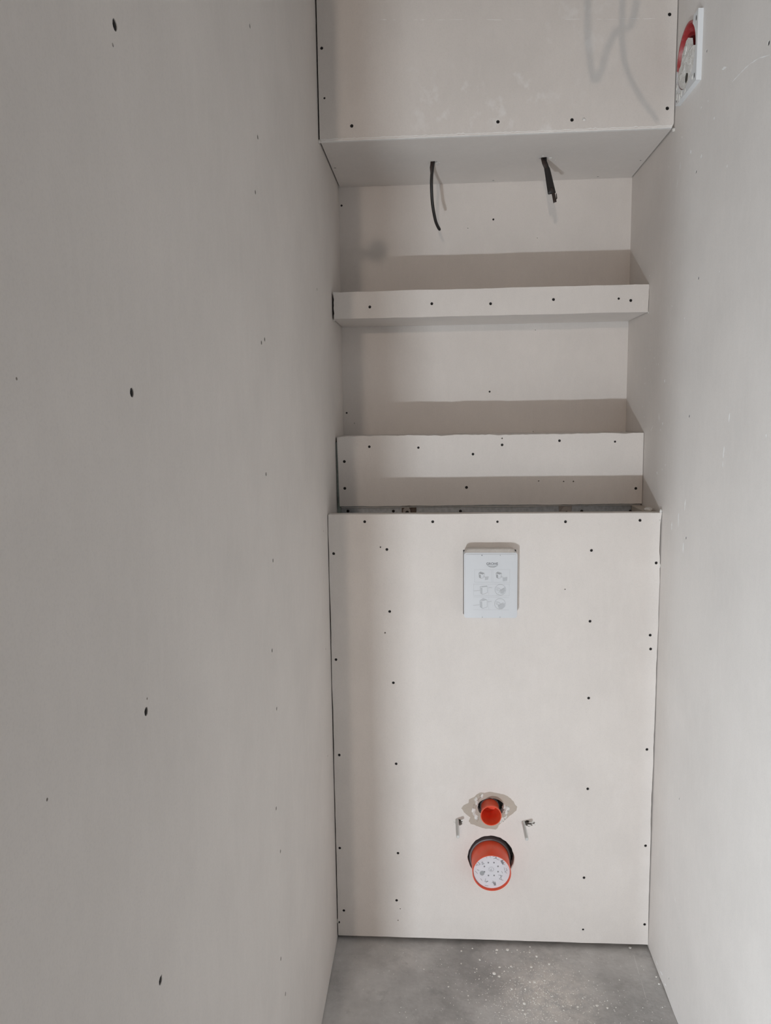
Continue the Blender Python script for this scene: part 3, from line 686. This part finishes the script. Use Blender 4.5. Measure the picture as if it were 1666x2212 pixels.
for k, (du, dv, s_) in enumerate(((-.058, -.062, .007), (-.040, -.070, .007), (.050, -.062, .005), (-.062, -.040, .006), (.0, -.071, .005), (-.025, -.068, .006))):
    c_ = LEFTF[0]*(cu+du)+LEFTF[1]*(cv+dv)+LEFTF[2]*(-HX+TH)
    put('plaster_lump', lump(c_, s_, (.22, 1, 1.3), 2, .2, 230+k), M_PLASTER, fan)

# ------------------------------------------------------------------ cables out of the soffit
P = [C1+Vector((.002, .0, .02)), C1+Vector((.0015, .0, .001)), on(933, 378, 1, 2.186), on(932.5, 405, 1, 2.194), on(934.5, 440, 1, 2.212), on(940, 472, 1, 2.235), on(944.5, 486, 1, 2.248), on(950.5, 497, 1, 2.260)]
c = thing('cable', 'round black cable hanging bent from the left hole in the soffit', 'cable', C1, 'cables out of the soffit')
sp = spline(P, 6)
put('sheath', sweep(sp, [.0043]*(len(sp)-2)+[.0041, .0030], [.0043]*(len(sp)-2)+[.0041, .0030], 14), M_CABLE, c)
put('tape_flag', sweep([on(933.5, 349, 1, 2.180), on(931.5, 362, 1, 2.181), on(931, 376, 1, 2.182)], [.0038, .0034, .0012], [.0012]*3, 8), M_WIRE, c)
c = thing('cable', 'flat black cable hanging straight from the right hole in the soffit, one core bared', 'cable', C2, 'cables out of the soffit')
P = [C2+Vector((.0, .0, .02)), C2+Vector((.002, .0, .0)), on(1180, 356, 1, 2.181), on(1184, 374, 1, 2.178), on(1188, 395, 1, 2.172), on(1192.5, 418, 1, 2.167)]
sp = spline(P, 4)
ws = [.0065+.0042*max(0, (i-6)/(len(sp)-7)) - (.0014 if 6 <= i <= 9 else 0) for i in range(len(sp))]
put('sheath', sweep(sp, ws, .0034, 14), M_CABLE, c)
P = [on(1191, 405, 1, 2.168), on(1195.5, 418, 1, 2.167), on(1198, 430, 1, 2.165), on(1199, 436.5, 1, 2.164)]
put('core', sweep(spline(P, 4), .0046, .0030, 10), M_WIRE, c)
put('torn_end', sweep([on(1202, 418, 1, 2.166), on(1203, 428, 1, 2.165), on(1196, 439, 1, 2.164)], [.001, .0016, .0006], .001, 6), M_WIRE, c)
put('tape_flag', sweep([on(1170, 341, 1, 2.179), on(1176, 352, 1, 2.178), on(1180, 363, 1, 2.177)], [.0022, .0060, .0052], [.0012]*3, 8), M_WIRE, c)

# ------------------------------------------------------------------ crumbs on the floor
crumb_meshes = []
for k in range(4):
    rnd = random.Random(300+k); bm = bmesh.new(); bmesh.ops.create_icosphere(bm, subdivisions=1, radius=1)
    for v in bm.verts: v.co = Vector((v.co.x*rnd.uniform(.6, 1.35), v.co.y*rnd.uniform(.5, 1.15), max(v.co.z, -.45)*rnd.uniform(.28, .55)))
    me = mesh_of(bm, 'crumb'); me.materials.append(M_CRUMB); me.transform(Matrix.Translation((0, 0, -min(v.co.z for v in me.vertices)))); crumb_meshes.append(me)
zc = [(840, 311, 5), (887, 310, 6), (838, 323, 3), (765, 353, 4), (733, 303, 3), (685, 314, 3), (684, 370, 3), (752, 393, 3), (852, 386, 5), (902, 381, 5), (850, 427, 5), (828, 413, 6), (1015, 338, 5), (985, 320, 3), (930, 310, 3),
      (1070, 372, 4), (905, 481, 5), (1005, 450, 5), (1050, 445, 5), (985, 450, 4), (965, 481, 4), (715, 510, 3), (1000, 522, 4), (960, 545, 5), (1195, 560, 4), (1280, 553, 4), (1325, 565, 4), (1060, 555, 3), (1130, 556, 3), (965, 590, 4),
      (1147, 348, 2.5), (520, 394, 2.5), (628, 471, 3), (1425, 300, 4.5), (1565, 460, 4), (1560, 428, 4), (1085, 415, 3), (990, 384, 4), (940, 430, 3), (1175, 500, 2.5), (762, 437, 3), (985, 295, 3), (955, 575, 4), (1100, 622, 4)]
for i, (x, y, s) in enumerate(zc):
    p_ = on(660+x/2.0317, 1900+y/2.0317, 2, 0.0)
    o = bpy.data.objects.new('plaster_crumb', crumb_meshes[i % 4]); COL.objects.link(o)
    o.location = (min(max(p_.x, -HX+.01), HX-.008), p_.y, 0); o.rotation_euler = (0, 0, random.uniform(0, 6)); k = s*.00085*random.uniform(.85, 1.15); o.scale = (k, k, k)
    tag(o, 'white plaster crumb lying on the grey screed floor', 'plaster crumb', 'plaster crumbs on the floor')
bm = bmesh.new(); rnd = random.Random(11)
for i in range(1700):
    if i < 800: x, y = rnd.gauss(.11, .075), rnd.gauss(1.80, .07)
    elif i < 1350: x, y = rnd.gauss(.08, .17), rnd.gauss(1.68, .12)
    else: x, y = rnd.uniform(-.42, .42), rnd.uniform(1.4, 1.97)
    if abs(x) > HX-.008 or y > 1.98 or y < 1.3: continue
    s = rnd.uniform(.0005, .0016)*(1.5 if rnd.random() < .12 else 1); a = rnd.uniform(0, 6)
    vs_ = [bm.verts.new((x+math.cos(a+j*2.09)*s*rnd.uniform(.7, 1.2), y+math.sin(a+j*2.09)*s*rnd.uniform(.7, 1.2), 0)) for j in range(3)]
    tpv = bm.verts.new((x, y, s*.9))
    for j in range(3): bm.faces.new((vs_[j], vs_[(j+1) % 3], tpv))
dust = link('plaster_grit', mesh_of(bm), M_CRUMB); dust['kind'] = 'stuff'
tag(dust, 'fine white plaster grit strewn over the grey screed floor', 'grit')

fl_ = bpy.data.objects['floor']
marks('scratch', [((1369, 2062), (1382, 2108), .0009), ((1384, 2114), (1399, 2168), .0009)], 2, 0.0, UP, idn, fl_, 12)

# ------------------------------------------------------------------ lamps and things beside the camera
def work_lamp(pos, target, watt, col, w_, h_, label):
    t = thing('work_lamp', label, 'work lamp', (pos.x, pos.y-.03, 0), 'work lamps in the hall')
    aim = (target-pos).normalized(); q = (-aim).to_track_quat('Z', 'Y')
    me = box((-w_/2-.03, -h_/2-.03, .004), (w_/2+.03, h_/2+.03, .045), .006, 2); me.transform(Matrix.Translation(pos) @ q.to_matrix().to_4x4()); put('housing', me, M_DARK, t)
    side = aim.cross(Vector((0, 0, 1))).normalized(); bk = Vector((-aim.x, -aim.y, 0)).normalized()
    for s in (-1, 1):
        p_ = pos+side*s*(w_/2+.045)+bk*.025
        put('stand_leg', sweep([p_, Vector((p_.x, p_.y, .012)), Vector((p_.x, p_.y, .009))+bk*.12], .008, .008, 10, side), M_DARK, t)
    put('cross_bar', sweep([pos+side*(w_/2+.045)+bk*.025, pos-side*(w_/2+.045)+bk*.025], .006, .006, 10, Vector((0, 0, 1))), M_DARK, t)
    ld = bpy.data.lights.new('work_lamp_light', 'AREA'); ld.shape = 'RECTANGLE'; ld.size = w_; ld.size_y = h_; ld.energy = watt; ld.color = col
    lo = bpy.data.objects.new('work_lamp_light', ld); COL.objects.link(lo); lo.location = pos; lo.rotation_euler = q.to_euler()
work_lamp(LAMP1_POS, Vector((.15, 2.0, .95)), LAMP1_W, LAMP1_COL, .07, .045, 'small work lamp standing on the floor just behind the camera')
work_lamp(LAMP3_POS, Vector((.43, 1.2, .15)), LAMP3_W, LAMP3_COL, .13, .10, 'large work lamp standing on the floor further back in the hall')

t = thing('pendant_bulb', 'bare bulb hanging from the hall ceiling behind the camera', 'light bulb', (LAMP2_POS.x, LAMP2_POS.y, CEIL))
put('cord', sweep([Vector((LAMP2_POS.x, LAMP2_POS.y, CEIL)), LAMP2_POS+Vector((0, 0, .09))], .004, .004, 8), M_DARK, t)
put('socket', lathe([(.009, .0215), (.016, .03), (.016, .09)], LAMP2_POS, UP, 24, True), M_DARK, t)
mb, nt, b = nodes('glowing_bulb'); b.inputs['Emission Color'].default_value = (*LAMP2_COL, 1); b.inputs['Emission Strength'].default_value = LAMP2_E
put('bulb', lathe([(.0004, -.020), (.008, -.0185), (.015, -.013), (.019, -.003), (.018, .006), (.013, .014), (.008, .021)], LAMP2_POS, UP, 32), mb, t)

# loose wires hanging from the closet ceiling (above the frame; the bulb throws their shadows on the bulkhead)
def toward(px_, yq):
    S = on(px_[0], px_[1], 1, YC); k = (YC-yq)/(YC-LAMP2_POS.y); return S+(LAMP2_POS-S)*k
a = [toward(q, 1.05) for q in ((1268, -60), (1270, 40), (1274, 120), (1284, 176), (1300, 150), (1312, 105), (1336, 62), (1372, 25), (1420, -60))]
a[0].z = CEIL; a[-1].z = CEIL
o = put('hanging_wire', sweep(spline(a, 5), .0062, .0062, 8), M_CABLE); tag(o, 'looped black wire hanging from the closet ceiling above the frame', 'wire', 'wires hanging from the ceiling')
a = [toward(q, 1.25) for q in ((1345, -60), (1344, 30), (1346, 105), (1356, 155), (1384, 210), (1422, 262))]
a[0].z = CEIL
o = put('hanging_wire', sweep(spline(a, 5), .0058, .0058, 8), M_CABLE); tag(o, 'curved black wire end hanging from the closet ceiling above the frame', 'wire', 'wires hanging from the ceiling')
# unseen stub added on the left wall's end to throw a knobbed shadow on the niche back
def toward2(px_, yq):
    S = on(px_[0], px_[1], 1, YN); k = (YN-yq)/(YN-LAMP2_POS.y); return S+(LAMP2_POS-S)*k
p0 = toward2((815, 543), YE+.02); p1 = toward2((770, 549), YE+.02); p1.x = -HX-.001
t = thing('shadow_stub', 'unseen stub on the end of the left wall, added for its shadow in the niche', 'shadow caster', p1)
put('tube', sweep([p1, p0], .008, .008, 10, Vector((0, 0, 1))), M_DARK, t)
put('knob', lump(p0, .017, (.95, 1, 1.1), 3, .03, 9), M_DARK, t)
